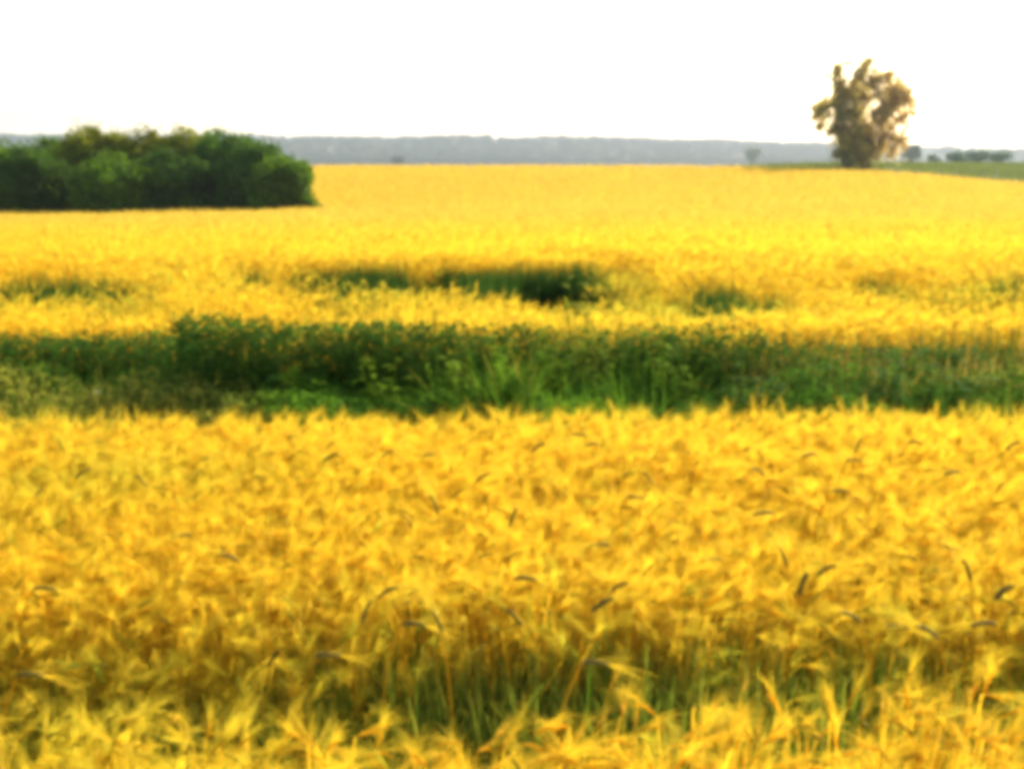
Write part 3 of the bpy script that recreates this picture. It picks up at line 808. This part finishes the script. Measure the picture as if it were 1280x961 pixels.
while len(CL) < 80:
    px = rt.uniform(1024, 1134); row = rt.uniform(100, 190)
    wd_ = np.interp(row, [80, 95, 130, 160, 190], [.2, .62, 1, .92, .55])
    if abs(px - 1078) > 56 * wd_ or any(math.hypot(px - a, row - b) < c + 4 for a, b, c in GAPS): continue
    CL.append((px, row, rt.uniform(5, 8), rt.uniform(5, 9), lerp(OL, WA_LIT, float(np.clip((px - 1060) / 50, 0, 1)))))
cr, tr = Geo(), Geo(); foot_c = 0.0
for i, (px, row, rx, rz, col) in enumerate(CL):
    dy = rng.uniform(-1, 1) * 2.2
    c = loc(px, row, dy)
    r_ = np.array([rx * kpx, rx * kpx * 1.1, rz * kpx])
    n = int(24 * (rx * rz) ** .5)
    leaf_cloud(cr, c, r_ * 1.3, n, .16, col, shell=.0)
    for m in range(3): leaf_cloud(cr, c + rng.normal(0, .8, 3) * r_, r_ * .6, n // 3, .15, col, shell=0)
    for m in range(5):
        v = unit(rng.normal(0, 1, 3)); leaf_cloud(cr, c + v * r_, [.28, .28, .35], 17, .12, col * 1.1, shell=.1)
    s = np.array([rng.uniform(-1, 1) * 1.6, rng.uniform(-.6, .6), -.1])
    if i >= 34: s = c + np.array([(foot_c - c[0]) * .25, 0, -1.3]) * rng.uniform(.6, 1.1)
    P = limb(tr, s, c + np.array([0, 0, r_[2] * .6]), .085 if i < 34 else .03, .015, .02, col=(.10, .075, .05))
    for m in range(5):
        q = P[rng.integers(2, 8)] + rng.normal(0, .45, 3)
        if q[2] > .4: leaf_cloud(cr, q, [.8, .8, .7], 14, .15, lerp(col, OL, .5), shell=.0)
    for m in range(6):
        q = P[rng.integers(4, 8)]; v = unit(rng.normal(0, 1, 3)); v[2] = abs(v[2])
        limb(tr, q, q + v * r_.mean() * 1.2, .025, .006, 0, 4, col=(.12, .08, .045))
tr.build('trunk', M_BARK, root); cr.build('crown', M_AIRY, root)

# small far trees one can tell apart
def far_tree(px, toprow, baserow, hw, d, lab, col, name='far_tree', group='single trees before the horizon'):
    k = d / 1500.0
    x0 = at(px, baserow, d); gz = float(zg(x0[0], d)); H = at(px, toprow, d)[2] - gz; W = hw * k
    root = empty(name, (x0[0], d, gz)); tag(root, lab, 'tree', group)
    cr, tr = Geo(), Geo()
    hb = max(0, x0[2] - gz) * .8
    sz = .5 * k / .2 * .5
    for q in range(8):
        a = rng.uniform(0, 6.28); c = np.array([math.cos(a) * W * .5, math.sin(a) * W * .5, lerp(hb, H, rng.uniform(.35, .78))])
        leaf_cloud(cr, c, [W * .5, W * .5, (H - hb) * .26], 320, max(.2, sz), col, shell=.3)
        limb(tr, (0, 0, hb * .5), c, .25, .06)
    limb(tr, (0, 0, -.3), (0, 0, H * .7), .35, .1, 0)
    tr.build('trunk', M_BARK, root); cr.build('crown', M_WOOD, root)
FG = np.array([.06, .085, .035])
far_tree(1138, 180, 203, 13, 520, 'small round dark tree just right of the lone tree, farther off', FG * 1.7)
far_tree(1196, 189, 206, 14, 330, 'first low grey green tree right of the small round one', FG * 3.0)
far_tree(1222, 187, 205, 17, 350, 'wider low tree in the row near the right edge', FG * 3.0)
far_tree(1250, 187, 205, 17, 340, 'low tree nearest the right edge of the picture', FG * 3.0)
far_tree(1168, 192, 204, 9, 420, 'tiny shrubby tree between the round tree and the row', FG * 3.0)
far_tree(497, 196, 206, 7, 900, 'tiny dark tree standing alone below the distant wood, left of the centre', FG * .8)
far_tree(940, 184, 205, 11, 900, 'faint greenish tree before the distant wood, left of the lone tree', FG * 2.4)
#far_tree(700, 184, 205, 10, 900, 'faint narrow tree in front of the middle of the distant wood', FG)

# distant wood on the low hill
g = Geo()
n = 6500
y = rng.uniform(1300, 2050, n); u = rng.uniform(-.52, .52, n); x = u * y
k = rng.random(n) < np.where(u > .30, .4, 1)
x, y, u = x[k], y[k], u[k]
Hh = rng.uniform(9, 15, len(x)) * (.55 + .45 * smooth((y - 1400) / 250)) * (1 + .9 * (fbm(x / 90, y / 300, 5) - .5)) * (1 + .35 * (fbm(x / 25, y / 40, 6) - .5))
zz = zg(x, y)
for i in range(len(x)):
    W = rng.uniform(5, 9)
    leaf_cloud(g, [x[i], y[i], zz[i] + Hh[i] * .55], [W, W, Hh[i] * .5], 80, 1.1, FG * rng.uniform(.75, 1.05), shell=.5)
tag(g.build('distant_wood', M_WOOD), 'long hazy blue grey wood on the low hill along the horizon', 'wood', kind='stuff')

# ------------------------------------------------------------------ haze
hz = bpy.data.meshes.new('haze')
x0, x1, y0, y1, z0, z1 = -5400, 5400, -300, 5300, -60, 45
vs_ = [(a, b, c) for c in (z0, z1) for b in (y0, y1) for a in (x0, x1)]
hz.from_pydata(vs_, [], [(0, 2, 3, 1), (4, 5, 7, 6), (0, 1, 5, 4), (2, 6, 7, 3), (0, 4, 6, 2), (1, 3, 7, 5)])
m = bpy.data.materials.new('haze_air'); m.use_nodes = True
t = m.node_tree; t.nodes.clear()
pv = t.nodes.new('ShaderNodeVolumePrincipled'); pv.inputs['Density'].default_value = .00013
pv.inputs['Color'].default_value = (.74, .85, 1.0, 1); pv.inputs['Anisotropy'].default_value = .35
mo = t.nodes.new('ShaderNodeOutputMaterial'); t.links.new(pv.outputs[0], mo.inputs['Volume'])
hz.materials.append(m)
ho = bpy.data.objects.new('haze', hz); COL.objects.link(ho); tag(ho, kind='stuff')
